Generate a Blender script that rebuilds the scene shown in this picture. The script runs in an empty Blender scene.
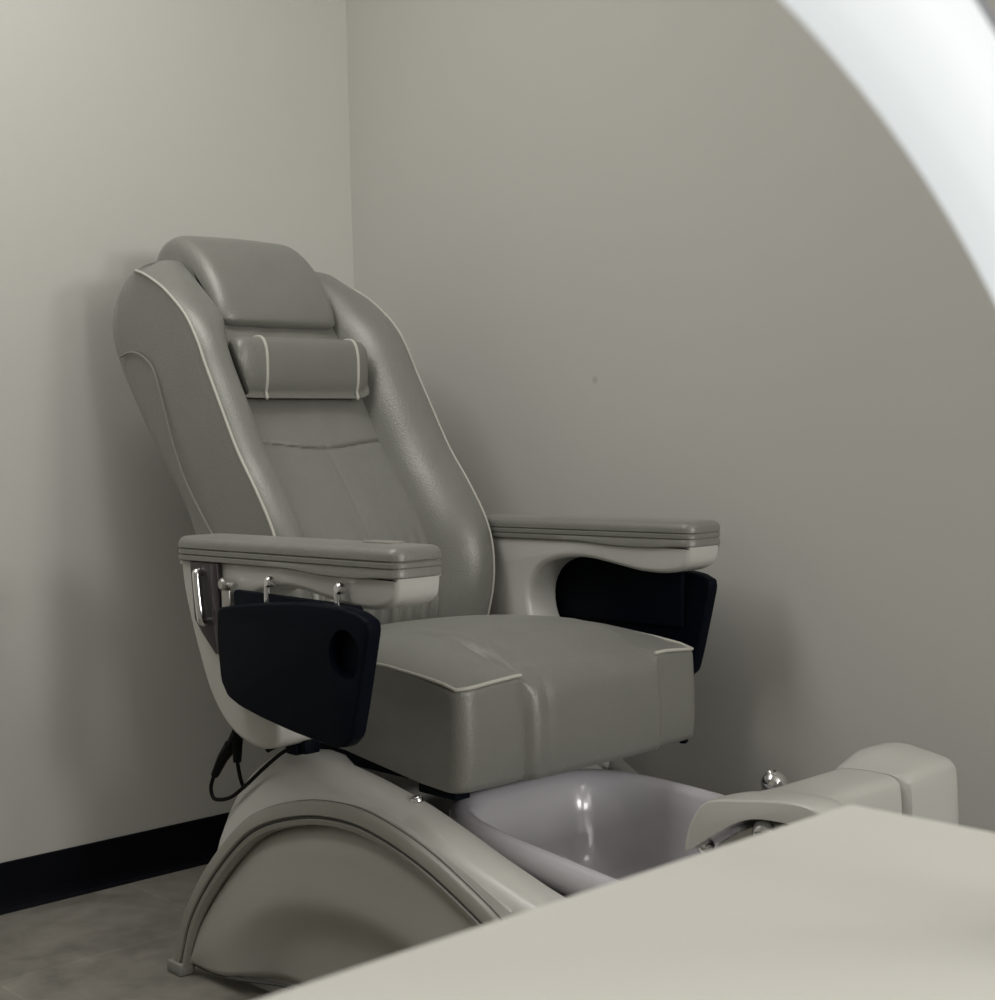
import bpy, bmesh, math, random
from mathutils import Vector, Matrix, noise
random.seed(4)
S = bpy.context.scene
C = S.collection
YC = 1.66                       # centre line of the spa chair
WALL_X, WALL_Y = -2.838, 2.15   # wall behind the chair, wall to its right

# ------------------------------------------------------------------ materials
def srgb(r, g, b):
    f = lambda c: c / 12.92 if c <= .04045 else ((c + .055) / 1.055) ** 2.4
    return (f(r / 255), f(g / 255), f(b / 255), 1)

def mat(name, col, rough=.5, metal=0., bump=0., bscale=200., var=0., vscale=6., coat=0., sheen=0., detail=3., spec=.5):
    m = bpy.data.materials.new(name); m.use_nodes = True
    nt = m.node_tree; b = nt.nodes['Principled BSDF']
    b.inputs['Base Color'].default_value = col if len(col) == 4 else (*col, 1)
    b.inputs['Roughness'].default_value = rough
    b.inputs['Metallic'].default_value = metal
    b.inputs['Coat Weight'].default_value = coat
    b.inputs['Sheen Weight'].default_value = sheen
    b.inputs['Specular IOR Level'].default_value = spec
    tc = nt.nodes.new('ShaderNodeTexCoord')
    if var:
        n = nt.nodes.new('ShaderNodeTexNoise'); n.inputs['Scale'].default_value = vscale; n.inputs['Detail'].default_value = 4
        nt.links.new(tc.outputs['Object'], n.inputs['Vector'])
        mx = nt.nodes.new('ShaderNodeMix'); mx.data_type = 'RGBA'
        c = b.inputs['Base Color'].default_value
        mx.inputs[6].default_value = (c[0] * (1 - var), c[1] * (1 - var), c[2] * (1 - var), 1)
        mx.inputs[7].default_value = (min(1, c[0] * (1 + var)), min(1, c[1] * (1 + var)), min(1, c[2] * (1 + var)), 1)
        nt.links.new(n.outputs['Fac'], mx.inputs[0]); nt.links.new(mx.outputs[2], b.inputs['Base Color'])
    if bump:
        n2 = nt.nodes.new('ShaderNodeTexNoise'); n2.inputs['Scale'].default_value = bscale; n2.inputs['Detail'].default_value = detail
        nt.links.new(tc.outputs['Object'], n2.inputs['Vector'])
        bp = nt.nodes.new('ShaderNodeBump'); bp.inputs['Strength'].default_value = bump; bp.inputs['Distance'].default_value = .002
        nt.links.new(n2.outputs['Fac'], bp.inputs['Height']); nt.links.new(bp.outputs['Normal'], b.inputs['Normal'])
    return m

LEATHER = mat('grey_leather', (.196, .196, .176), .43, .22, .35, 260, .07, 14, sheen=.1)
PILLOWM = mat('pillow_leather', (.188, .188, .168), .44, .15, .3, 300, .05, 14)
PIPING = mat('pale_piping', (.44, .43, .385), .5)
SEAM = mat('seam_thread', (.20, .20, .18), .6)
WHITE = mat('white_plastic', (.475, .47, .437), .33, 0, 0, 1, .03, 3, coat=.15)
PANEL = mat('cream_panel', (.39, .38, .345), .45, 0, .1, 120, .03, 3)
TRIM = mat('grey_trim', (.26, .25, .222), .4, 0, 0, 1, .03, 8)
TRIMD = mat('dark_gasket', (.05, .05, .05), .5)
BLACK = mat('black_plastic', (.0022, .0036, .0075), .55, 0, .1, 350, .1, 10, spec=.06)
DARK = mat('dark_recess', (.035, .030, .032), .5, 0, 0, 1, .1, 12)
CHROME = mat('chrome', (.75, .75, .76), .12, 1., 0, 1, .04, 20)
BASINM = mat('lilac_basin', (.46, .445, .475), .18, 0, 0, 1, .03, 4, coat=.3)
DESKM = mat('white_laminate', (.87, .852, .805), .42, 0, .05, 300, .012, 4)
DESKLEG = mat('white_leg_metal', (.6, .6, .58), .4, 0, 0, 1, .03, 5)
BASEB = mat('black_vinyl', (.002, .0025, .005), .6, 0, .1, 80, .1, 5, spec=.12)
CEILM = mat('white_ceiling', (.72, .71, .68), .9, 0, .2, 90, .02, 3)
CABLEM = mat('black_rubber', (.004, .004, .005), .6, 0, 0, 1, .1, 9, spec=.1)
CASE = mat('lamp_casing', (.34, .33, .35), .4, 0, 0, 1, .03, 6)

def wall_mat(name, col, speck=None):
    m = mat(name, col, .8, 0, .07, 140, .025, 1.6, detail=5)
    if speck:
        nt = m.node_tree; b = nt.nodes['Principled BSDF']
        src = b.inputs['Base Color'].links[0].from_socket
        tc = nt.nodes.new('ShaderNodeTexCoord')
        d = nt.nodes.new('ShaderNodeVectorMath'); d.operation = 'DISTANCE'; d.inputs[1].default_value = speck
        nt.links.new(tc.outputs['Object'], d.inputs[0])
        r = nt.nodes.new('ShaderNodeMapRange'); r.inputs['From Min'].default_value = .003; r.inputs['From Max'].default_value = .011
        r.inputs['To Min'].default_value = .78; r.inputs['To Max'].default_value = 1
        nt.links.new(d.outputs['Value'], r.inputs['Value'])
        mx = nt.nodes.new('ShaderNodeMix'); mx.data_type = 'RGBA'; mx.blend_type = 'MULTIPLY'; mx.inputs[0].default_value = 1
        nt.links.new(src, mx.inputs[6]); nt.links.new(r.outputs['Result'], mx.inputs[7])
        nt.links.new(mx.outputs[2], b.inputs['Base Color'])
    return m
WALLM = wall_mat('greige_wall_paint', (.50, .492, .457))
WALLR = wall_mat('greige_wall_paint_marked', (.50, .492, .457), (-2.032, WALL_Y, 1.059))

def floor_mat():
    m = bpy.data.materials.new('stone_tile'); m.use_nodes = True
    nt = m.node_tree; L = nt.links; b = nt.nodes['Principled BSDF']; b.inputs['Roughness'].default_value = .5
    tc = nt.nodes.new('ShaderNodeTexCoord')
    n1 = nt.nodes.new('ShaderNodeTexNoise'); n1.inputs['Scale'].default_value = 5; n1.inputs['Detail'].default_value = 9; n1.inputs['Distortion'].default_value = 1.2
    n2 = nt.nodes.new('ShaderNodeTexNoise'); n2.inputs['Scale'].default_value = 22; n2.inputs['Detail'].default_value = 8
    L.new(tc.outputs['Object'], n1.inputs['Vector']); L.new(tc.outputs['Object'], n2.inputs['Vector'])
    cr = nt.nodes.new('ShaderNodeValToRGB')
    cr.color_ramp.elements[0].position = .3; cr.color_ramp.elements[0].color = (.125, .117, .101, 1)
    cr.color_ramp.elements[1].position = .72; cr.color_ramp.elements[1].color = (.275, .258, .224, 1)
    ad = nt.nodes.new('ShaderNodeMath'); ad.operation = 'MULTIPLY_ADD'; ad.inputs[1].default_value = .35
    L.new(n2.outputs['Fac'], ad.inputs[0])
    sc = nt.nodes.new('ShaderNodeMath'); sc.operation = 'MULTIPLY'; sc.inputs[1].default_value = .65
    L.new(n1.outputs['Fac'], sc.inputs[0]); L.new(sc.outputs[0], ad.inputs[2]); L.new(ad.outputs[0], cr.inputs[0])
    mp = nt.nodes.new('ShaderNodeMapping'); mp.inputs['Location'].default_value = (.21, -.132, 0)
    L.new(tc.outputs['Object'], mp.inputs['Vector'])
    bk = nt.nodes.new('ShaderNodeTexBrick'); bk.offset = .5; bk.inputs['Scale'].default_value = 1
    bk.inputs['Brick Width'].default_value = .9; bk.inputs['Row Height'].default_value = .45
    bk.inputs['Mortar Size'].default_value = .004; bk.inputs['Mortar Smooth'].default_value = .5
    bk.inputs['Color1'].default_value = (1, 1, 1, 1); bk.inputs['Color2'].default_value = (.93, .93, .93, 1); bk.inputs['Mortar'].default_value = (1.12, 1.12, 1.09, 1)
    L.new(mp.outputs[0], bk.inputs['Vector'])
    mx = nt.nodes.new('ShaderNodeMix'); mx.data_type = 'RGBA'; mx.blend_type = 'MULTIPLY'; mx.inputs[0].default_value = 1
    L.new(cr.outputs[0], mx.inputs[6]); L.new(bk.outputs['Color'], mx.inputs[7]); L.new(mx.outputs[2], b.inputs['Base Color'])
    bp = nt.nodes.new('ShaderNodeBump'); bp.inputs['Strength'].default_value = .25; bp.inputs['Distance'].default_value = .003
    L.new(n2.outputs['Fac'], bp.inputs['Height']); L.new(bp.outputs[0], b.inputs['Normal'])
    return m
FLOORM = floor_mat()

def emit_mat(name, col, k):
    m = bpy.data.materials.new(name); m.use_nodes = True; b = m.node_tree.nodes['Principled BSDF']
    b.inputs['Base Color'].default_value = (.25, .25, .25, 1); b.inputs['Roughness'].default_value = .5
    b.inputs['Emission Color'].default_value = (*col, 1); b.inputs['Emission Strength'].default_value = k
    return m
GLOW = emit_mat('lit_diffuser', (.93, .985, 1.0), .62)

# ------------------------------------------------------------------ mesh helpers
def obj(name, bm, m, parent=None, smooth=True, angle=40, subsurf=0, label=None):
    bmesh.ops.remove_doubles(bm, verts=bm.verts, dist=1e-6)
    bmesh.ops.recalc_face_normals(bm, faces=bm.faces)
    me = bpy.data.meshes.new(name); bm.to_mesh(me); bm.free()
    o = bpy.data.objects.new(name, me); C.objects.link(o)
    me.materials.append(m)
    if smooth:
        me.polygons.foreach_set('use_smooth', [True] * len(me.polygons))
        if angle < 180: me.set_sharp_from_angle(angle=math.radians(angle))
    if subsurf:
        md = o.modifiers.new('sub', 'SUBSURF'); md.levels = subsurf; md.render_levels = subsurf
    if parent is not None: attach(o, parent)
    if label: o['label'] = label
    return o
def attach(o, parent):
    bpy.context.view_layer.update()
    o.parent = parent
    o.matrix_parent_inverse = parent.matrix_world.inverted()
def thing(name, label, cat, loc, group=None):
    o = bpy.data.objects.new(name, None); C.objects.link(o); o.location = loc
    o.empty_display_size = .1
    o['label'] = label; o['category'] = cat
    if group: o['group'] = group
    bpy.context.view_layer.update()
    return o
def tag(o, label, cat):
    o['label'] = label; o['category'] = cat; return o
def struct(name, bm, m, label=None, cat=None):
    o = obj(name, bm, m, None, False); o['kind'] = 'structure'
    if label: o['label'] = label; o['category'] = cat
    return o
def box(bm, a, b, bevel=0, seg=2):
    g = bmesh.ops.create_cube(bm, size=1)['verts']
    for v in g:
        v.co = Vector([a[i] + (v.co[i] + .5) * (b[i] - a[i]) for i in range(3)])
    if bevel:
        es = list({e for v in g for e in v.link_edges})
        bmesh.ops.bevel(bm, geom=es, offset=bevel, segments=seg, profile=.5, affect='EDGES')
def smooth_loop(pts, n=3, closed=True):
    """Catmull-Rom resample"""
    out = []; N = len(pts); P = [Vector(p) for p in pts]
    rng = range(N) if closed else range(N - 1)
    for i in rng:
        if closed: a, b, c, d = P[i - 1], P[i], P[(i + 1) % N], P[(i + 2) % N]
        else: a, b, c, d = P[max(i - 1, 0)], P[i], P[i + 1], P[min(i + 2, N - 1)]
        for k in range(n):
            t = k / n
            out.append(.5 * ((2 * b) + (c - a) * t + (2 * a - 5 * b + 4 * c - d) * t * t + (3 * b - a - 3 * c + d) * t ** 3))
    if not closed: out.append(P[-1])
    return out
def chaikin(pts, it=2):
    P = [Vector(p) for p in pts]
    for _ in range(it):
        Q = []
        for i in range(len(P)):
            a, b = P[i], P[(i + 1) % len(P)]
            Q += [a * .75 + b * .25, a * .25 + b * .75]
        P = Q
    return P
def inset_loop(P, d):
    """shrink a closed 2-D loop inwards by d along vertex normals"""
    area = sum(P[i].x * P[(i + 1) % len(P)].y - P[(i + 1) % len(P)].x * P[i].y for i in range(len(P)))
    s = 1 if area > 0 else -1
    out = []
    for i in range(len(P)):
        t = (P[(i + 1) % len(P)] - P[i - 1])
        if t.length < 1e-9: out.append(P[i].copy()); continue
        t.normalize(); out.append(P[i] + Vector((-t.y, t.x)) * s * d)
    return out
def rings(bm, loops, cap0=True, cap1=True, closed=True):
    vs = [[bm.verts.new(p) for p in l] for l in loops]
    n = len(vs[0])
    for a, b in zip(vs[:-1], vs[1:]):
        for i in range(n if closed else n - 1):
            j = (i + 1) % n
            try: bm.faces.new((a[i], a[j], b[j], b[i]))
            except ValueError: pass
    if cap0: bm.faces.new(vs[0][::-1])
    if cap1: bm.faces.new(vs[-1])
    return vs
def slab(bm, outline, axis, t0, t1, r=.006, seg=3):
    """solid plate: 2-D outline in the plane normal to axis (x: yz, y: xz, z: xy) with rounded rims"""
    P = [Vector((p[0], p[1])) for p in outline]
    def put(p, t):
        return (p.x, t, p.y) if axis == 'y' else ((p.x, p.y, t) if axis == 'z' else (t, p.x, p.y))
    L = []
    for k in range(seg + 1):
        a = k / seg * math.pi / 2
        L.append([put(p, t0 + r * (1 - math.sin(a))) for p in inset_loop(P, r * (1 - math.cos(a)))] if False else
                 [put(p, t0 + r * (1 - math.cos(math.pi / 2 - a)) if False else t0 + r - r * math.cos(a)) for p in inset_loop(P, r - r * math.sin(a))])
    for k in range(seg + 1):
        a = k / seg * math.pi / 2
        L.append([put(p, t1 - r + r * math.sin(a)) for p in inset_loop(P, r - r * math.cos(a))])
    rings(bm, L)
def tube(bm, pts, r, n=8, closed=False, smooth_n=0, caps=True, taper=None):
    P = [Vector(p) for p in pts]
    if smooth_n: P = smooth_loop(P, smooth_n, closed)
    N = len(P); L = []
    t0 = (P[1] - P[0]).normalized(); up = Vector((0, 0, 1)) if abs(t0.z) < .9 else Vector((1, 0, 0))
    nrm = t0.cross(up).normalized()
    for i in range(N):
        if closed: t = (P[(i + 1) % N] - P[i - 1]).normalized()
        else: t = (P[min(i + 1, N - 1)] - P[max(i - 1, 0)]).normalized()
        nrm = (nrm - t * nrm.dot(t)).normalized(); bn = t.cross(nrm)
        rr = r if taper is None else r * taper(i / (N - 1))
        L.append([P[i] + nrm * rr * math.cos(2 * math.pi * k / n) + bn * rr * math.sin(2 * math.pi * k / n) for k in range(n)])
    if closed: L.append(L[0])
    rings(bm, L, caps and not closed, caps and not closed)
def rrect(x0, y0, x1, y1, r, n=5):
    out = []
    for cx, cy, a0 in ((x1 - r, y1 - r, 0), (x0 + r, y1 - r, 90), (x0 + r, y0 + r, 180), (x1 - r, y0 + r, 270)):
        for k in range(n + 1):
            a = math.radians(a0 + 90 * k / n); out.append(Vector((cx + r * math.cos(a), cy + r * math.sin(a))))
    return out
def lathe(bm, prof, origin, axis=(0, 0, 1), n=20):
    q = Vector((0, 0, 1)).rotation_difference(Vector(axis))
    L = [[Vector(origin) + q @ Vector((r * math.cos(2 * math.pi * k / n), r * math.sin(2 * math.pi * k / n), h)) for k in range(n)] for r, h in prof]
    rings(bm, L)
def lerp_tab(tab, x):
    if x <= tab[0][0]: return tab[0][1]
    for (a, fa), (b, fb) in zip(tab[:-1], tab[1:]):
        if x <= b: return fa + (fb - fa) * (x - a) / (b - a)
    return tab[-1][1]
def smoothstep(a, b, x):
    t = max(0, min(1, (x - a) / (b - a))); return t * t * (3 - 2 * t)
mir = lambda y: 2 * YC - y
mira = lambda y: 2 * 1.628 - y        # the arms and trays
mirb = lambda y: 2 * 1.63 - y         # the basin

# ------------------------------------------------------------------ the room
X1, Y0, ZC = 2.6, -2.4, 2.7
bm = bmesh.new(); box(bm, (WALL_X - .1, Y0 - .1, -.1), (X1 + .1, WALL_Y + .1, 0)); struct('floor', bm, FLOORM)
bm = bmesh.new(); box(bm, (WALL_X - .1, Y0 - .1, ZC), (X1 + .1, WALL_Y + .1, ZC + .1)); struct('ceiling', bm, CEILM)
bm = bmesh.new(); box(bm, (WALL_X - .1, Y0 - .1, 0), (WALL_X, WALL_Y + .1, ZC)); struct('wall_left', bm, WALLM)
bm = bmesh.new(); box(bm, (WALL_X, WALL_Y, 0), (X1, WALL_Y + .1, ZC)); struct('wall_right', bm, WALLR)
bm = bmesh.new(); box(bm, (X1, Y0 - .1, 0), (X1 + .1, WALL_Y + .1, ZC)); struct('wall_front', bm, WALLM)
bm = bmesh.new(); box(bm, (WALL_X, Y0 - .1, 0), (X1, Y0, ZC)); struct('wall_near', bm, WALLM)
def baseboard(name, along, p0, p1, wall):
    # vinyl cove base: flat face with a small toe curving out to the floor
    prof = [(0, .1015), (.002, .1025), (.0045, .100), (.005, .03), (.006, .018), (.009, .008), (.014, .0025), (.016, 0), (0, 0)]
    bm = bmesh.new()
    if along == 'y': rings(bm, [[(wall + d, t, z) for d, z in prof] for t in (p0, p1)])
    else: rings(bm, [[(t, wall - d, z) for d, z in prof] for t in (p0, p1)])
    struct(name, bm, BASEB)
baseboard('baseboard_left', 'y', Y0, WALL_Y, WALL_X)
baseboard('baseboard_right', 'x', WALL_X + .016, X1, WALL_Y)

# ------------------------------------------------------------------ the spa chair
chair = thing('pedicure_chair', 'grey leather pedicure chair with black side trays on a white foot bath base', 'pedicure chair', (-1.75, YC, 0))

# ---- base body -----------------------------------------------------
AR = [(-2.286, 0.0), (-2.268, .045), (-2.233, .122), (-2.161, .209), (-2.06, .297), (-1.977, .342), (-1.868, .374), (-1.775, .386), (-1.687, .383), (-1.572, .357), (-1.466, .315), (-1.40, .280), (-1.32, .217), (-1.25, .13), (-1.215, .05), (-1.20, 0.0)]
archz = lambda x: lerp_tab(AR, x)
RT = [(-2.27, .06), (-2.245, .14), (-2.205, .215), (-2.16, .285), (-2.11, .350), (-2.06, .400), (-2.01, .428), (-1.95, .437), (-1.85, .430), (-1.75, .416), (-1.65, .397), (-1.58, .378), (-1.5, .352), (-1.4, .324), (-1.3, .300), (-1.2, .285), (-1.1, .275), (-1.04, .26), (-1.0, .23), (-.98, .16)]
ridge = lambda x: lerp_tab(RT, x)
def body_section(x):
    a = min(archz(x), ridge(x) - .012); R = ridge(x)
    hole = smoothstep(-1.90, -1.86, x) * (1 - smoothstep(-1.09, -1.06, x))
    inn = smoothstep(-1.08, -.98, x) * .10          # front end narrows in plan
    rr = smoothstep(-2.13, -2.27, x) * .05
    yi = 1.345
    lo = max(a - .045, 0.001); qq = smoothstep(-1.72, -1.5, x); mx = lambda p, q: p + (q - p) * qq
    h = [(yi, 0.0), (yi, lo * .5), (yi, lo), (1.300, max(a - .022, .0015)), (1.289, max(a - .008, .002)), (1.290, max(a, .003)), (mx(1.302, 1.294), a + (R - a) * .5), (mx(1.314, 1.298), R - mx(.016, .020)), (mx(1.330, 1.305), R - mx(.006, .006)), (mx(1.345, 1.320), R - .001), (1.362, R - .001),
         (1.395, R - .006 - .02 * hole), (1.418, R - .010 - .05 * hole), (1.432, R - .012 - .20 * hole if hole > .01 else R - .012),
         (1.47, R - .012 - hole * (R - .012 - .09)), (1.56, R - .012 - hole * (R - .012 - .09))]
    h = [(y + inn + rr, max(z, 0)) for y, z in h]
    far = .11 * smoothstep(-2.0, -1.74, x)
    full = h + [(YC, h[-1][1])] + [(mirb(y), min(z, max(R - far, .0))) for y, z in reversed(h)]
    return [(x, y, z) for y, z in full]
xs = [-2.27 + i * .02 for i in range(0, 14)] + [-1.98, -1.94, -1.90, -1.88, -1.86, -1.83] + [-1.80, -1.765, -1.74, -1.72, -1.68, -1.64, -1.6, -1.56, -1.52, -1.48, -1.44, -1.4, -1.36, -1.32, -1.28, -1.24, -1.2, -1.16, -1.12, -1.09, -1.075, -1.06, -1.04, -1.02, -1.0, -.985]
bm = bmesh.new(); rings(bm, [body_section(x) for x in xs])
base = obj('base', bm, WHITE, chair, angle=60)
# button on the deck
bm = bmesh.new(); lathe(bm, [(.010, -.004), (.010, .001), (.0085, .003), (.0075, .002), (.0065, .002), (.006, .005), (.003, .006)], (-1.665, 1.352, ridge(-1.665) + .001), (-.1, -.15, 1), 16)
obj('button', bm, CHROME, base, label='small chrome button')
def arch_pts(n=4): return smooth_loop([Vector((x, z)) for x, z in AR], n, False)
def side_parts(sgn):
    yy = (lambda y: y) if sgn < 0 else mirb
    A = arch_pts(4)
    if sgn > 0: A = [Vector((p.x, p.y * .74)) for p in A]
    # grey trim band that follows the arch: outer lip, groove, inner bead
    nrm = []
    for i in range(len(A)):
        t = (A[min(i + 1, len(A) - 1)] - A[max(i - 1, 0)]).normalized(); nrm.append(Vector((t.y, -t.x)))   # points inwards/down
    prof = [(-.002, 1.300), (-.004, 1.284), (.001, 1.2785), (.018, 1.2775), (.021, 1.283), (.0235, 1.283), (.026, 1.2785), (.033, 1.280), (.036, 1.290), (.036, 1.302)]
    bm = bmesh.new(); L = []
    for p, n in zip(A, nrm):
        L.append([(p.x + n.x * d, yy(y), max(p.y + n.y * d, .002)) for d, y in prof])
    rings(bm, L)
    tr = obj('arch_trim', bm, TRIM, chair, angle=50, label='grey trim band around the arched side panel')
    bm = bmesh.new()
    for d in (.0222, -.0025):
        tube(bm, [(p.x + n.x * d, yy(1.282 if d > 0 else 1.2865), max(p.y + n.y * d, .006)) for p, n in zip(A, nrm)], .0022, 6)
    obj('gasket', bm, TRIMD, tr, label='dark seam line')
    bm = bmesh.new(); box(bm, (-2.292, min(yy(1.272), yy(1.30)), 0), (-2.244, max(yy(1.272), yy(1.30)), .022), .004)
    obj('foot', bm, SEAM, tr)
    # side panel with a scooped toe recess
    bm = bmesh.new()
    IN = [p + n * .034 for p, n in zip(A, nrm)]
    IN = [Vector((p.x, max(p.y, .022))) for p in IN]
    cxx = -1.742; rowsn = 18
    low = lambda x: .022 + .045 * smoothstep(-2.2, -1.95, x) * (1 - smoothstep(-1.5, -1.28, x)) * .55
    grid = []
    for j in range(rowsn + 1):
        f = j / rowsn; row = []
        for p in IN:
            x = cxx + (p.x - cxx) * (1 - .0 * f); zl = low(x); z = p.y + (min(zl, p.y) - p.y) * f
            e = math.sqrt(((x + 1.745) / .36) ** 2 + (z / .205) ** 2)          # scooped toe recess
            rec = .034 * (1 - smoothstep(.78, 1.12, e))
            edge = .009 * (1 - smoothstep(.0, .10, f))
            bul = -.007 * math.sin(math.pi * min(1, f * 1.0)) * (1 - smoothstep(.7, .3, e) * .0)
            row.append((x, yy(1.294 + rec + edge + bul), z))
        grid.append(row)
    rings(bm, grid, False, False, closed=False)
    o = obj('side_panel', bm, PANEL, chair, angle=180, label='cream arched side panel with scooped toe recess')
    md = o.modifiers.new('thick', 'SOLIDIFY'); md.thickness = .004; md.offset = -1 if sgn < 0 else 1
    bm = bmesh.new()
    tube(bm, [(x, yy(1.300 + .02 * smoothstep(-2.1, -1.95, x)), low(x) - .003) for x in [-2.24 + .04 * i for i in range(24)]], .0035, 6)
    obj('gasket', bm, TRIMD, o, label='dark gap line along the lower edge')
side_parts(-1); side_parts(1)

# ---- basin ---------------------------------------------------------
BX, BL, BW = -1.40, .355, .232
def basin_ring(k, dz, flat=0., shrink=0.):
    out = []
    for i in range(56):
        a = 2 * math.pi * i / 56; ca, sa = math.cos(a), math.sin(a); e = 2 / 4.2
        px = math.copysign(abs(ca) ** e, ca); py = math.copysign(abs(sa) ** e, sa)
        x = BX + px * (BL - shrink) * k
        y = 1.63 + py * (BW - shrink) * k * (1 + .07 * px)
        zr = .366 - (x + 1.70) * .075
        out.append((x, y, zr * (1 - flat) + .33 * flat + dz))
    return out
bm = bmesh.new()
rings(bm, [basin_ring(1, -.055, shrink=.024), basin_ring(1, -.045, shrink=.008), basin_ring(1, -.028, shrink=.001), basin_ring(1, -.012, shrink=.001), basin_ring(1, -.003, shrink=.008), basin_ring(1, 0, shrink=.018), basin_ring(1, -.003, shrink=.028),
           basin_ring(1, -.014, shrink=.036), basin_ring(1, -.06, .2, shrink=.046), basin_ring(1, -.115, .5, shrink=.062), basin_ring(1, -.15, .8, shrink=.088), basin_ring(.8, -.165, 1, shrink=.10), basin_ring(.3, -.17, 1, shrink=.10)], False, True)
basin = obj('basin', bm, BASINM, chair, angle=180, label='glossy lilac grey foot basin')
# chrome knobs / faucet
def knob(x, y, z, r=.022):
    bm = bmesh.new()
    lathe(bm, [(.013, -.09), (.013, -.012), (.019, -.008), (r, .004), (r * 1.02, .014), (r * .9, .024), (r * .6, .031), (.008, .034), (.006, .030), (.001, .029)], (x, y, z), (-.12, -.2, 1), 24)
    return bm
obj('faucet_knob', knob(-1.432, 1.930, .345), CHROME, chair, label='round chrome knob on the far basin rim')

# ---- foot rest bar --------------------------------------------------
LOBE = [(-1.224, .386), (-1.223, .404), (-1.213, .430), (-1.187, .460), (-1.125, .472), (-1.078, .479), (-1.041, .482), (-1.012, .479), (-.996, .468), (-1.000, .455), (-1.060, .455), (-1.109, .451), (-1.150, .434), (-1.195, .405)]
BAR = [(-1.242, .360), (-1.243, .400), (-1.240, .422), (-1.232, .432), (-1.205, .435), (-1.18, .436), (-1.150, .435), (-1.135, .429), (-1.129, .415), (-1.128, .360), (-1.14, .332), (-1.19, .325), (-1.225, .332), (-1.24, .345)]
CAPZ = [0, .003, .010, .017, .019, .015, .007, .004, .002, 0, 0, 0, 0, 0]
def sec(y):
    """closed XZ profile of the foot rest at a given y: a thin hood at the near end, a solid bar, a raised end block"""
    w = 1 - smoothstep(1.475, 1.66, y); cap = smoothstep(1.822, 1.826, y)
    P = []
    for (a, b), (c, d), z in zip(LOBE, BAR, CAPZ):
        P.append(Vector((c + (a - c) * w + (.012 * cap if c > -1.16 else -.008 * cap), d + (b - d) * w + z * smoothstep(1.82, 1.885, y))))
    return smooth_loop(P, 3)
bm = bmesh.new(); L = []
def ring_at(y, s=1.0):
    P = sec(y); c = sum(P, Vector((0, 0))) / len(P)
    return [(c.x + (p.x - c.x) * s, y, c.y + (p.y - c.y) * s) for p in P]
for y, s in ((1.444, .90), (1.445, .955), (1.449, .985), (1.456, 1), (1.48, 1), (1.51, 1), (1.54, 1), (1.57, 1), (1.6, 1), (1.66, 1), (1.72, 1), (1.78, 1), (1.815, 1), (1.820, .99)): L.append(ring_at(y, s))
rings(bm, L)
fr = obj('foot_rest', bm, WHITE, chair, angle=60, label='white foot rest bar across the front of the basin')
bm = bmesh.new(); L = []
for y, s in ((1.8235, .985), (1.828, 1.0), (1.845, 1), (1.865, 1), (1.885, 1), (1.92, 1), (1.942, .99), (1.956, .965), (1.965, .925), (1.970, .86), (1.972, .72)):
    P = ring_at(y, s); 
    zmid = .40
    L.append([(p[0], p[1], p[2] if p[2] > zmid else zmid + (p[2] - zmid) * 2.35) for p in P])
rings(bm, L)
obj('end_cap', bm, WHITE, fr, angle=60, label='white end block turning down at the wall side')
bm = bmesh.new(); slab(bm, [(-1.205, .34), (-1.200, .375), (-1.182, .402), (-1.148, .424), (-1.108, .441), (-1.06, .447), (-1.03, .444), (-1.03, .34)], 'y', 1.466, 1.54, .004, 2)
obj('bracket', bm, WHITE, fr, angle=40, label='white plate under the foot rest hood')
for x, y, z, r in ((-1.104, 1.467, .430, .017), (-1.200, 1.467, .395, .010)):
    bm = bmesh.new(); lathe(bm, [(r * .8, -.004), (r, .002), (r, .008), (r * .75, .014), (r * .35, .016)], (x, y, z), (0, -1, 0), 24)
    obj('cap_nut', bm, CHROME, fr, label='chrome fitting under the foot rest hood')

# ---- seat -----------------------------------------------------------
SY0, SY1 = 1.391, 1.948
def seat_top(y):
    u = (y - SY0) / (SY1 - SY0); return .565 + .040 * math.sin(math.pi * u) ** .8
def seat_section(y, end=0.):
    u = (y - SY0) / (SY1 - SY0)
    cen = smoothstep(.232, .262, u) * (1 - smoothstep(.783, .797, u))
    g = math.exp(-((u - .235) / .011) ** 2) + math.exp(-((u - .305) / .010) ** 2) * .8 + math.exp(-((u - .787) / .010) ** 2) * .25
    fx = -1.606 + .004 * math.sin(math.pi * u) - .003 * g; top = seat_top(y); rad = .012 + .050 * cen; fx += .012 * cen
    zb = .407
    P = [(-2.12, .445), (-1.9, .436), (-1.7, zb + .004), (fx - .012, zb), (fx - .003, zb + .004), (fx, zb + .014), (fx + .003, .46), (fx + .003, .50)]
    zt = .565 + (top - .565) * .35 + .010 * cen
    for k in range(7):
        a = k / 6 * math.pi / 2
        P.append((fx + .001 - rad * (1 - math.cos(a)), zt - rad * (1 - math.sin(a)) - .002 * g))
    for k in range(1, 11):
        x = fx - rad - k * .044
        z = zt + (top - zt) * smoothstep(0, .16, fx - rad - x) + .024 * math.sin(math.pi * min(1, (fx - x) / .5)) - .003 * g * (1 if x > -1.85 else 0) + .006 * cen * (1 - smoothstep(.10, .30, fx - x))
        P.append((x, z))
    P.append((-2.12, P[-1][1] - .01))
    ed = min(y - SY0, SY1 - y); cr = .028
    if ed < cr:
        q = cr - math.sqrt(max(0, cr * cr - (cr - ed) ** 2))
        P = [(x - q * smoothstep(-1.72, -1.64, x), z) for x, z in P]
    if end:
        out = []
        for x, z in P:
            out.append((x - (end if x > -1.62 else 0), z - end * .6 if z > .54 else z + end * .3))
        P = out
    return P
bm = bmesh.new(); L = []
ys = [(SY0, .006), (SY0 + .002, .002), (SY0 + .006, 0)]
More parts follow.
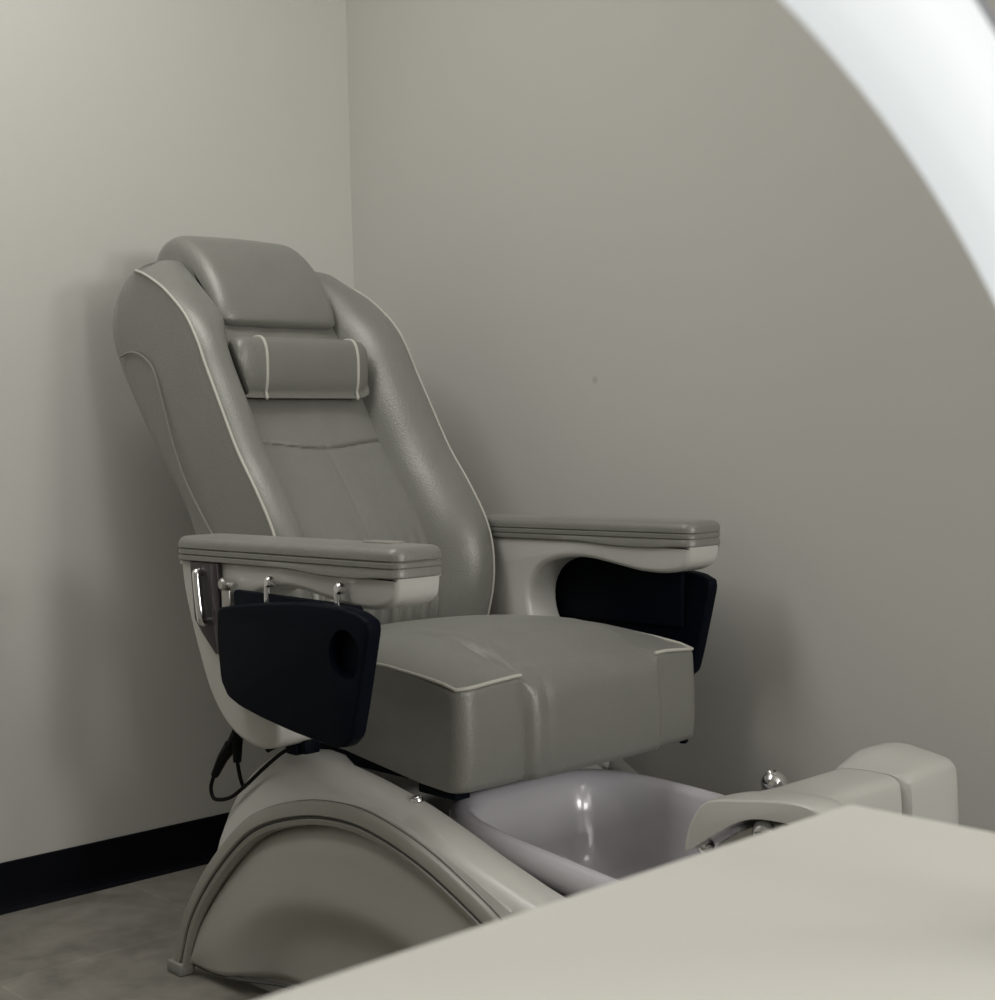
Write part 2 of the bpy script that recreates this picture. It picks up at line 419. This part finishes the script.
ys += [(SY0 + (SY1 - SY0) * (.02 + .96 * i / 72), 0) for i in range(73)]
ys += [(SY1 - .006, 0), (SY1 - .002, .002), (SY1, .006)]
for y, e in ys: L.append([(x, y, z) for x, z in seat_section(y, e)])
rings(bm, L)
seat = obj('seat', bm, LEATHER, chair, angle=50)
def edge_pt(u, side=False):
    y = SY0 + (SY1 - SY0) * u
    P = seat_section(y); return Vector((P[11][0] + .002, y, P[11][1] + .003))
bm = bmesh.new()
side_l = [(x, SY0 + .003, .566 + .022 * math.sin(math.pi * min(1, (-1.606 - x) / .5))) for x in (-2.05, -1.95, -1.85, -1.78, -1.7, -1.66, -1.645)]
tube(bm, side_l + [edge_pt(u) for u in (.008, .02, .035, .06, .1, .15, .2, .228)], .0030, 8)
obj('piping', bm, PIPING, seat, label='pale piping on the near seat corner')
bm = bmesh.new()
side_r = [(x, SY1 - .003, .566 + .022 * math.sin(math.pi * min(1, (-1.606 - x) / .5))) for x in (-2.05, -1.95, -1.85, -1.78, -1.7, -1.66, -1.645)]
tube(bm, [edge_pt(u) for u in (.79, .84, .89, .94, .965, .98, .992)] + side_r[::-1], .0030, 8)
obj('piping', bm, PIPING, seat, label='pale piping on the far seat corner')
# black mechanism between seat and base
bm = bmesh.new(); box(bm, (-2.10, 1.43, .425), (-1.66, mir(1.43), .452), .004); box(bm, (-2.06, 1.396, .412), (-1.74, 1.41, .45), .003); box(bm, (-2.06, 1.91, .412), (-1.74, 1.925, .45), .003)
box(bm, (-1.72, 1.40, .394), (-1.63, 1.43, .416), .003)
obj('seat_frame', bm, BLACK, chair, label='black metal frame under the seat')
bm = bmesh.new(); lathe(bm, [(.008, 0), (.009, -.008), (.006, -.012)], (-1.62, SY1 - .03, .414), n=12); obj('stud', bm, BLACK, seat)

# ---- backrest -------------------------------------------------------
F = [(-2.14, .50), (-2.105, .585), (-2.083, .66), (-2.082, .73), (-2.102, .79), (-2.150, .86), (-2.206, .93), (-2.262, 1.02), (-2.305, 1.09), (-2.333, 1.14), (-2.373, 1.19), (-2.437, 1.238), (-2.485, 1.264), (-2.525, 1.281), (-2.552, 1.289)]
Rr = [(-2.29, .45), (-2.325, .56), (-2.365, .66), (-2.400, .745), (-2.437, .815), (-2.483, .87), (-2.548, .94), (-2.624, 1.03), (-2.680, 1.105), (-2.712, 1.165), (-2.711, 1.212), (-2.682, 1.250), (-2.646, 1.272), (-2.610, 1.285), (-2.585, 1.290)]
Fs = smooth_loop([Vector(p) for p in F], 4, False); Rs = smooth_loop([Vector(p) for p in Rr], 4, False)
NS = len(Fs)
YL = 1.40 ; YLm = mir(1.42)      # right piping at 1.90
def back_frame(i):
    f, r = Fs[i], Rs[i]; d = f - r; return f, r, d.length, d.normalized()
def rec_depth(i):
    f, r, D, n = back_frame(i); return min(.078, .42 * D) * (.38 + .62 * smoothstep(.60, .82, f.y))
def back_section(i):
    f, r, D, n = back_frame(i); rec = rec_depth(i); k = min(1, D / .2)
    def half(b):          # b: how much the bolster narrows
        return [(1.47, 0), (1.44, .0), (1.424, .05 * D), (1.412, .18 * D), (1.405, .55 * D), (1.4015, .9 * D), (1.401, .985 * D), (1.404, D + .003 * k), (1.413, D + .012 * k), (1.430 - b * .25, D + .020 * k), (1.452 - b * .45, D + .020 * k), (1.474 - b * .65, D + .010 * k),
            (1.494 - b * .85, D - .012 * k), (1.507 - b * .95, D - rec * .55), (1.514 - b, D - rec * .9), (1.519 - b, D - rec - .010), (1.54 - b, D - rec - .012)]
    cy = 1.65
    full = half(.028 - .025 * smoothstep(1.13, 1.20, f.y)) + [(2 * cy - y, d) for y, d in reversed(half(-.004))]
    top = smoothstep(NS - 18, NS - 3, i)
    dome = lambda y: top * .026 * smoothstep(0, .06, min(y - 1.405, 1.895 - y))
    return [(r.x + n.x * d, y, r.y + n.y * d + dome(y)) for y, d in full]
bm = bmesh.new(); rings(bm, [back_section(i) for i in range(NS)])
back = obj('backrest', bm, LEATHER, chair, angle=60)
for nm, y, lab in (('piping', 1.401, 'pale piping along the near edge'), ('piping', 1.899, 'pale piping along the far edge')):
    bm = bmesh.new(); tube(bm, [(Fs[i].x + .001, y, Fs[i].y) for i in range(NS)], .0028, 8); obj(nm, bm, PIPING, back, label=lab)
# stitched line on the near flank (and the far one)
for y in (1.4035, 1.8965):
    bm = bmesh.new(); tube(bm, [(-2.640, y + (.006 if y < 1.6 else -.006), 1.126), (-2.60, y + (.002 if y < 1.6 else -.002), 1.132), (-2.553, y, 1.126), (-2.502, y, 1.095), (-2.470, y, 1.03), (-2.438, y, .955), (-2.395, y, .88), (-2.335, y, .81), (-2.27, y, .74), (-2.22, y, .66)], .0022, 6, smooth_n=4)
    obj('seam', bm, LEATHER, back, label='raised stitched seam on the flank')
# centre panel: one stitched sheet with a cross seam and gathers at the bottom
def panel_pt(s, y, lift=0.):
    i = min(int(s), NS - 2); t = s - i
    f = Fs[i] * (1 - t) + Fs[i + 1] * t; r = Rs[i] * (1 - t) + Rs[i + 1] * t
    d = f - r; D = d.length; n = d.normalized(); rec = min(.078, .42 * D) * (.38 + .62 * smoothstep(.60, .82, f.y))
    p = f - n * (rec - .0 - lift)
    return Vector((p.x, y, p.y))
def s_of_z(z):
    for i in range(NS - 1):
        a = panel_pt(i, YC).z; b = panel_pt(i + 1, YC).z
        if a <= z <= b: return i + (z - a) / (b - a)
    return NS - 1.001
PYC = 1.65
bm = bmesh.new(); grid = []
z0, z1 = .53, 1.235
for j in range(201):
    z = z0 + (z1 - z0) * j / 200; s = s_of_z(z); row = []
    for k in range(61):
        v = k / 60; y = 1.489 + (1.787 - 1.489) * v
        pil = .011 * (math.sin(math.pi * v) ** .45)
        zs = .936 - .006 * math.cos((v - .5) * 2 * math.pi)
        seamd = -.007 * math.exp(-((z - zs) / .0038) ** 2) + .0015 * smoothstep(zs - .001, zs + .004, z)
        vs = -.0025 * math.exp(-((v - .52) / .012) ** 2) * (1 - smoothstep(.93, .95, z))
        low = 1 - smoothstep(.62, .80, z)
        gat = low * (.007 * noise.noise(Vector((v * 17, z * 5, 1.3))) +   .0065 * math.sin(v * 52 + 3.0 * noise.noise(Vector((v * 4, z * 6, 0)))))
        mid = .004 * noise.noise(Vector((v * 5, z * 5, 7.7)))
        row.append(panel_pt(s, y, pil + seamd + vs + gat + mid))
    grid.append(row)
rings(bm, grid, False, False, closed=False)
cp = obj('centre_panel', bm, LEATHER, back, angle=180, label='recessed grey leather centre panel with cross seam and gathers')
md = cp.modifiers.new('t', 'SOLIDIFY'); md.thickness = .008; md.offset = 0
# head pad over the top
HP = [(-2.407, 1.184), (-2.412, 1.217), (-2.432, 1.255), (-2.462, 1.296), (-2.500, 1.332), (-2.545, 1.360), (-2.590, 1.371), (-2.635, 1.362), (-2.662, 1.336), (-2.668, 1.300), (-2.655, 1.262), (-2.62, 1.225), (-2.55, 1.205), (-2.485, 1.186), (-2.435, 1.176)]
HS = smooth_loop([Vector(p) for p in HP], 4)
hc = sum(HS, Vector((0, 0))) / len(HS)
bm = bmesh.new(); L = []
for y, sh in ((1.500, .034), (1.502, .022), (1.505, .014), (1.511, .007), (1.519, .002), (1.530, -.0005), (1.545, -.002), (1.60, -.003), (1.65, -.004), (1.70, -.003), (1.755, -.001), (1.766, .001), (1.774, .005), (1.780, .012), (1.783, .020), (1.784, .030)):
    L.append([(p.x, y, p.y) for p in inset_loop(HS, sh)])
rings(bm, L)
obj('headrest', bm, LEATHER, back, angle=70, label='thick padded headrest at the top of the back')

# ---- arms -----------------------------------------------------------
ARM = [(-2.163, .752), (-2.155, .70), (-2.134, .64), (-2.110, .585), (-2.084, .535), (-2.045, .492), (-1.992, .463), (-1.93, .455), (-1.885, .470), (-1.882, .50), (-1.90, .54), (-1.955, .572), (-1.978, .61), (-1.978, .655), (-1.952, .692), (-1.905, .711), (-1.83, .718), (-1.75, .708), (-1.69, .699), (-1.63, .698), (-1.592, .706), (-1.574, .722), (-1.570, .752)]
def arm(sgn):
    yy = (lambda y: y) if sgn < 0 else mira
    dx, dz = (0, 0) if sgn < 0 else (-.028, -.001)
    sp = 'near' if sgn < 0 else 'far'
    ya, yb = sorted((yy(1.252), yy(1.334)))
    # corners at the pad stay crisp, the rest is a flowing curve
    low = smooth_loop([Vector(p) for p in ARM], 3, False)
    top = [Vector((x, .7535)) for x in (-1.62, -1.7, -1.8, -1.9, -2.0, -2.08)]
    bm = bmesh.new(); slab(bm, [p + Vector((dx, dz)) for p in low + top], 'y', ya, yb, .010, 4)
    a = obj('armrest', bm, WHITE, chair, angle=50, label='white moulded armrest on the %s side' % ('tray' if sgn < 0 else 'wall'))
    # padded top with two stitched grooves
    out = rrect(-2.166, min(yy(1.244), yy(1.340)), -1.566, max(yy(1.244), yy(1.340)), .020, 6)
    O = [out[-1]] + out[:-1]
    dense = []
    for i in range(len(out)):
        a0, b0 = out[i], out[(i + 1) % len(out)]; m_ = max(1, int((b0 - a0).length / .03))
        for q in range(m_): dense.append(a0.lerp(b0, q / m_))
    bm = bmesh.new(); L = []
    for ins, z in ((.010, .748), (.003, .749), (0, .751), (0, .757), (.0025, .759), (0, .761), (0, .767), (.0025, .769), (0, .771), (0, .777), (.0015, .782), (.005, .7865), (.010, .789), (.016, .790)):
        loop = inset_loop(dense, ins)
        L.append([(p.x + dx, p.y, z + dz - (.007 * smoothstep(-1.86, -1.72, p.x) * (1 - smoothstep(-1.66, -1.60, p.x) * .5) * (1 if z < .758 else 0))) for p in loop])
    rings(bm, L)
    obj('arm_pad', bm, LEATHER, a, angle=50, label='grey stitched leather arm pad')
    return a
arm_n = arm(-1); arm_f = arm(1)
bm = bmesh.new(); slab(bm, rrect(-1.715, 1.298, -1.64, 1.326, .008), 'z', .789, .7925, .0012, 2)
obj('control_panel', bm, TRIM, arm_n, label='thin control plate on top of the arm')
# dark recess, lever handle, hinge bracket and pins on the near arm
PAN = [(-2.122, .748), (-2.035, .748), (-2.033, .69), (-2.033, .60), (-2.05, .598), (-2.088, .628), (-2.112, .652)]
bm = bmesh.new(); slab(bm, PAN, 'y', 1.2465, 1.256, .002, 2); rp = obj('recess_plate', bm, DARK, arm_n, angle=40, label='dark plate behind the lever handle')
bm = bmesh.new(); slab(bm, [(-2.047, .748), (-2.027, .748), (-2.022, .69), (-2.024, .60), (-2.034, .60), (-2.044, .66)], 'y', 1.240, 1.2485, .002, 2)
obj('plate_edge', bm, mat('plum_edge', (.022, .012, .016), .4, 0, 0, 1, .1, 9), arm_n, label='dark plum edge strip')
bm = bmesh.new(); tube(bm, [(-2.082, 1.250, .733), (-2.082, 1.238, .732), (-2.079, 1.234, .723), (-2.070, 1.234, .66), (-2.068, 1.238, .651), (-2.068, 1.250, .650)], .0075, 12, smooth_n=4)
obj('lever_handle', bm, CHROME, arm_n, label='chrome lever handle')
bm = bmesh.new(); box(bm, (-2.012, 1.238, .672), (-1.988, 1.254, .708), .002); lathe(bm, [(.010, 0), (.010, .012), (.007, .015)], (-2.000, 1.2445, .717), (0, -1, 0), 16); lathe(bm, [(.005, 0), (.005, .03)], (-2.002, 1.240, .716), (1, 0, 0), 12)
obj('hinge_bracket', bm, mat('satin_steel', (.45, .44, .42), .35, .8, 0, 1, .05, 20), arm_n, label='steel hinge bracket')
for x in (-1.878, -1.695):
    bm = bmesh.new(); lathe(bm, [(.0052, -.032), (.0052, 0)], (x, 1.238, .725), n=12)
    lathe(bm, [(.008, 0), (.009, .003), (.009, .010), (.006, .013)], (x + .004, 1.246, .727), (0, -1, 0), 14)
    obj('hinge_pin', bm, CHROME, arm_n, label='chrome hinge pin')
# trays
TR = [(-1.985, .682), (-1.988, .63), (-1.981, .566), (-1.962, .542), (-1.927, .530), (-1.865, .519), (-1.79, .509), (-1.726, .503), (-1.677, .499), (-1.655, .503), (-1.634, .520), (-1.620, .564), (-1.604, .622), (-1.590, .674), (-1.592, .688), (-1.615, .698), (-1.655, .704), (-1.754, .705), (-1.855, .698), (-1.931, .690)]
def tray(sgn, arm_o):
    yy = (lambda y: y) if sgn < 0 else mira
    dx, dz = (0, 0) if sgn < 0 else (-.046, -.010)
    ya, yb = sorted((yy(1.212), yy(1.238)))
    dn = []
    for p, q in zip(TR, TR[1:] + TR[:1]):
        dn += [Vector(p), Vector(p).lerp(Vector(q), .5)]
    bm = bmesh.new(); slab(bm, [p + Vector((dx, dz)) for p in chaikin(dn, 1)], 'y', ya, yb, .005, 3)
    t = obj('tray', bm, BLACK, arm_o, angle=45, label='black fold-down tray hanging on the %s arm' % ('near' if sgn < 0 else 'wall side'))
    # cup hole cut through the tray
    bm = bmesh.new(); lathe(bm, [(.036, 0), (.036, .04)], (-1.648 + dx, 1.190 if sgn < 0 else mira(1.190) - .04, .637 + dz), (0, 1, 0), 40)
    me = bpy.data.meshes.new('c'); bmesh.ops.recalc_face_normals(bm, faces=bm.faces); bm.to_mesh(me); bm.free()
    cut = bpy.data.objects.new('c', me); C.objects.link(cut)
    md = t.modifiers.new('b', 'BOOLEAN'); md.object = cut; md.operation = 'DIFFERENCE'; md.solver = 'EXACT'
    bpy.context.view_layer.update()
    dg = bpy.context.evaluated_depsgraph_get()
    nm = bpy.data.meshes.new_from_object(t.evaluated_get(dg)); t.modifiers.clear(); t.data = nm
    bpy.data.objects.remove(cut); bpy.data.meshes.remove(me)
    t.data.set_sharp_from_angle(angle=math.radians(40))
    # thin backing lip with a straight top edge
    bm = bmesh.new(); slab(bm, [(x + dx, z + dz) for x, z in [(-1.975, .60), (-1.65, .60), (-1.645, .700), (-1.652, .7045 - dz), (-1.97, .7095 - dz * 1.6), (-1.977, .704 - dz)]], 'y', *sorted((yy(1.2385), yy(1.248))), .002, 2)
    obj('tray_mount', bm, BLACK, arm_o, angle=45, label='black mounting plate behind the tray')
tray(-1, arm_n); tray(1, arm_f)

# ---- cables under the near arm ---------------------------------------
bm = bmesh.new()
tube(bm, [(-2.075, 1.305, .462), (-2.085, 1.302, .445), (-2.095, 1.300, .43)], .011, 8)
tube(bm, [(-2.095, 1.300, .432), (-2.125, 1.30, .405), (-2.152, 1.30, .372)], .0105, 8, taper=lambda t: 1.15 - .5 * t)
tube(bm, [(-2.078, 1.302, .452), (-2.080, 1.302, .43), (-2.082, 1.302, .405)], .009, 8, taper=lambda t: 1.1 - .3 * t)
cb = obj('cable_connector', bm, CABLEM, chair, label='pair of black cable connectors hanging under the arm')
bm = bmesh.new()
tube(bm, [(-2.152, 1.30, .374), (-2.165, 1.30, .352), (-2.163, 1.30, .336), (-2.145, 1.298, .331), (-2.10, 1.297, .342), (-2.05, 1.296, .370), (-1.99, 1.296, .410), (-1.94, 1.30, .442), (-1.915, 1.315, .455)], .0034, 8, smooth_n=6)
tube(bm, [(-2.082, 1.302, .407), (-2.084, 1.31, .37), (-2.092, 1.33, .335), (-2.115, 1.36, .30), (-2.16, 1.40, .25), (-2.26, 1.45, .12), (-2.30, 1.47, .02)], .0034, 8, smooth_n=6)
obj('cable', bm, CABLEM, chair, label='thin black looping cable')
bm = bmesh.new(); box(bm, (-1.935, 1.300, .440), (-1.905, 1.335, .474), .004); box(bm, (-1.90, 1.305, .444), (-1.885, 1.335, .466), .003); obj('cable_clamp', bm, BLACK, chair)
bm = bmesh.new(); tube(bm, [(-2.0, 1.31, .436), (-1.965, 1.312, .452), (-1.93, 1.315, .462)], .005, 8); obj('cable_stub', bm, CABLEM, chair)

# ------------------------------------------------------------------ neck pillow
np_ = thing('neck_pillow', 'small grey bolster pillow with two pale stripes strapped across the chair back', 'pillow', (-2.33, 1.655, 1.09))
# D-shaped bolster lying on the centre panel
s = s_of_z(1.092); i = int(s); f, r, D, n = back_frame(i)
up = Vector((-n.y, n.x)); cen = panel_pt(s, 1.655, .048); cen2 = Vector((cen.x, cen.z))
def back_surface(y):
    prof = [(1.43, .02), (1.452, .02), (1.474 - .018, .010), (1.494 - .024, -.012), (1.507 - .027, -.78 * .078), (1.487, -.055), (1.55, -.050), (1.76, -.050), (1.778, -.048), (1.788, -.038), (1.802, -.008), (1.823, .014), (1.848, .022)]
    return lerp_tab(prof, y)
TAB = sorted(((Fs[m] - f).dot(up), (Fs[m] - r).dot(n)) for m in range(max(0, i - 14), min(NS, i + 15)))
def clear(q, y, gap):
    lim = lerp_tab(TAB, (q - f).dot(up)) + max(back_surface(y - .006), back_surface(y), back_surface(y + .006)) + gap
    return q + n * max(0, lim - (q - r).dot(n))
def pil_ring(y, sc, gap=.006):
    P = []
    for k in range(36):
        a = 2 * math.pi * k / 36; e = .72
        ca, sa = math.cos(a), math.sin(a)
        u = math.copysign(abs(ca) ** e, ca) * .034 * sc; w = math.copysign(abs(sa) ** e, sa) * .058 * sc
        q = clear(cen2 + n * u + up * w, y, gap + .005 * (1 + ca)); P.append((q.x, y, q.y))
    return P
PY0, PY1 = 1.474, 1.780
bm = bmesh.new(); L = []
for d, sc in ((0, .55), (.001, .75), (.004, .87), (.010, .95), (.020, .99), (.034, 1)): L.append(pil_ring(PY0 + d, sc))
for y in (1.56, 1.60, 1.65, 1.70, 1.75): L.append(pil_ring(y, 1.015))
for d, sc in ((.034, 1), (.020, .99), (.010, .95), (.004, .87), (.001, .75), (0, .55)): L.append(pil_ring(PY1 - d, sc))
rings(bm, L)
obj('cushion', bm, PILLOWM, np_, angle=70)
for y in (1.533, 1.748):
    bm = bmesh.new(); tube(bm, [Vector(p) for p in pil_ring(y, 1.012, .0085)], .0032, 8, closed=True); obj('piping', bm, PIPING, np_, label='pale piping stripe')

# ------------------------------------------------------------------ white desk
desk = thing('nail_desk', 'white laminate desk with its plain top filling the lower right foreground', 'desk', (-.09, -.15, 0))
DX0, DX1, DY0, DY1, DZ = -.3995, .22, -.72, .597, .75
bm = bmesh.new(); slab(bm, rrect(DX0, DY0, DX1, DY1, .004, 3), 'z', DZ - .028, DZ, .0012, 2); obj('desk_top', bm, DESKM, desk, angle=40)
for x in (DX0 + .05, DX1 - .05):
    for y in (DY0 + .05, DY1 - .05):
        bm = bmesh.new(); box(bm, (x - .02, y - .02, 0), (x + .02, y + .02, DZ - .028), .003); obj('leg', bm, DESKLEG, desk)
bm = bmesh.new(); box(bm, (DX0 + .07, DY0 + .06, DZ - .09), (DX0 + .09, DY1 - .06, DZ - .028), .002); box(bm, (DX1 - .09, DY0 + .06, DZ - .09), (DX1 - .07, DY1 - .06, DZ - .028), .002); obj('apron', bm, DESKLEG, desk)

# ------------------------------------------------------------------ arch lamp standing on the desk
lamp = thing('arch_lamp', 'glowing white arch lamp curving through the upper right foreground over the white desk', 'lamp', (-.2, .162, .75))
LX, LY, LZ, LR = -.2, .162, .738, .3185
def arch(bm, prof, a0=2, a1=178, n=72):
    """sweep a profile of (x offset, radius) along the arch"""
    L = []
    for k in range(n + 1):
        a = math.radians(a0 + (a1 - a0) * k / n)
        L.append([(LX + dx, LY + rr * math.cos(a), LZ + rr * math.sin(a)) for dx, rr in prof])
    rings(bm, L)
r0, r1 = LR, LR + .0425
bm = bmesh.new(); arch(bm, [(-.008, r0 + .004), (-.002, r0 + .0008), (.003, r0), (.008, r0 + .003), (.0125, r0 + .012), (.015, r0 + .026), (.0125, r1 - .012), (.008, r1 - .003), (.003, r1), (-.008, r1 - .003)])
obj('diffuser', bm, GLOW, lamp, angle=60, label='glowing white diffuser strip')
bm = bmesh.new(); arch(bm, [(-.0075, r0 + .006), (-.009, r0 + .006), (-.013, r0 + .012), (-.014, r1 - .008), (-.010, r1 + .001), (.004, r1 + .003), (.008, r1 + .001), (.003, r1 + .0005), (-.008, r1 - .0025)])
obj('casing', bm, CASE, lamp, angle=40, label='grey back casing')
for sg in (-1, 1):
    yc = LY + sg * (LR + .026)
    bm = bmesh.new(); slab(bm, rrect(LX - .035, yc - .04, LX + .035, yc + .04, .012), 'z', .75, .762, .003, 3); obj('foot', bm, CASE, lamp)

# ------------------------------------------------------------------ light
def area(name, loc, rot, sx, sy, power, col):
    d = bpy.data.lights.new(name, 'AREA'); d.shape = 'RECTANGLE'; d.size = sx; d.size_y = sy; d.energy = power; d.color = col
    o = bpy.data.objects.new(name, d); C.objects.link(o); o.location = loc; o.rotation_euler = rot; return o
COL = (1, .985, .955); H2 = math.pi / 2
area('ceiling_panel_light', (-2.1, .5, 2.66), (0, 0, 0), .6, 1.5, 25, COL)
area('front_fill_light', (2.5, 1.85, 1.5), (H2, 0, H2), .55, .6, 28, COL)  # three added fills from the front side, fitted to wall tones; no window there
area('front_fill_light', (2.5, .8, 1.5), (H2, 0, H2), .6, .6, 26, COL)
area('front_fill_light', (2.5, .2, 2.1), (H2, 0, H2), .8, .8, 9, COL)
area('midroom_fill_light', (1.2, 1.5, 2.2), (H2, 0, H2), .5, .5, 5, COL)  # added small fill hanging free in the room, fitted likewise; no lamp there
w = bpy.data.worlds.new('World'); S.world = w; w.use_nodes = True
w.node_tree.nodes['Background'].inputs[0].default_value = (0, 0, 0, 1)

# ------------------------------------------------------------------ camera
cam = bpy.data.cameras.new('Camera'); co = bpy.data.objects.new('Camera', cam); C.objects.link(co)
right = Vector((.67769261, .73492574, -.02483732)); down = Vector((.01120984, -.04409755, -.99896434)); fwd = Vector((-.73525987, .67671232, -.03812299))
M = Matrix.Identity(4)
for i in range(3):
    M[i][0] = right[i]; M[i][1] = -down[i]; M[i][2] = -fwd[i]
M.translation = Vector((0, 0, .93))
co.matrix_world = M
cam.sensor_fit = 'HORIZONTAL'; cam.sensor_width = 36; cam.lens = 1435.27 / 995 * 36
cam.clip_start = .02
cam.dof.use_dof = True; cam.dof.focus_distance = 2.4; cam.dof.aperture_fstop = 15
S.camera = co
S.view_settings.view_transform = 'Standard'; S.view_settings.look = 'None'
S.view_settings.exposure = .11; S.view_settings.gamma = 1; S.view_settings.use_curve_mapping = False
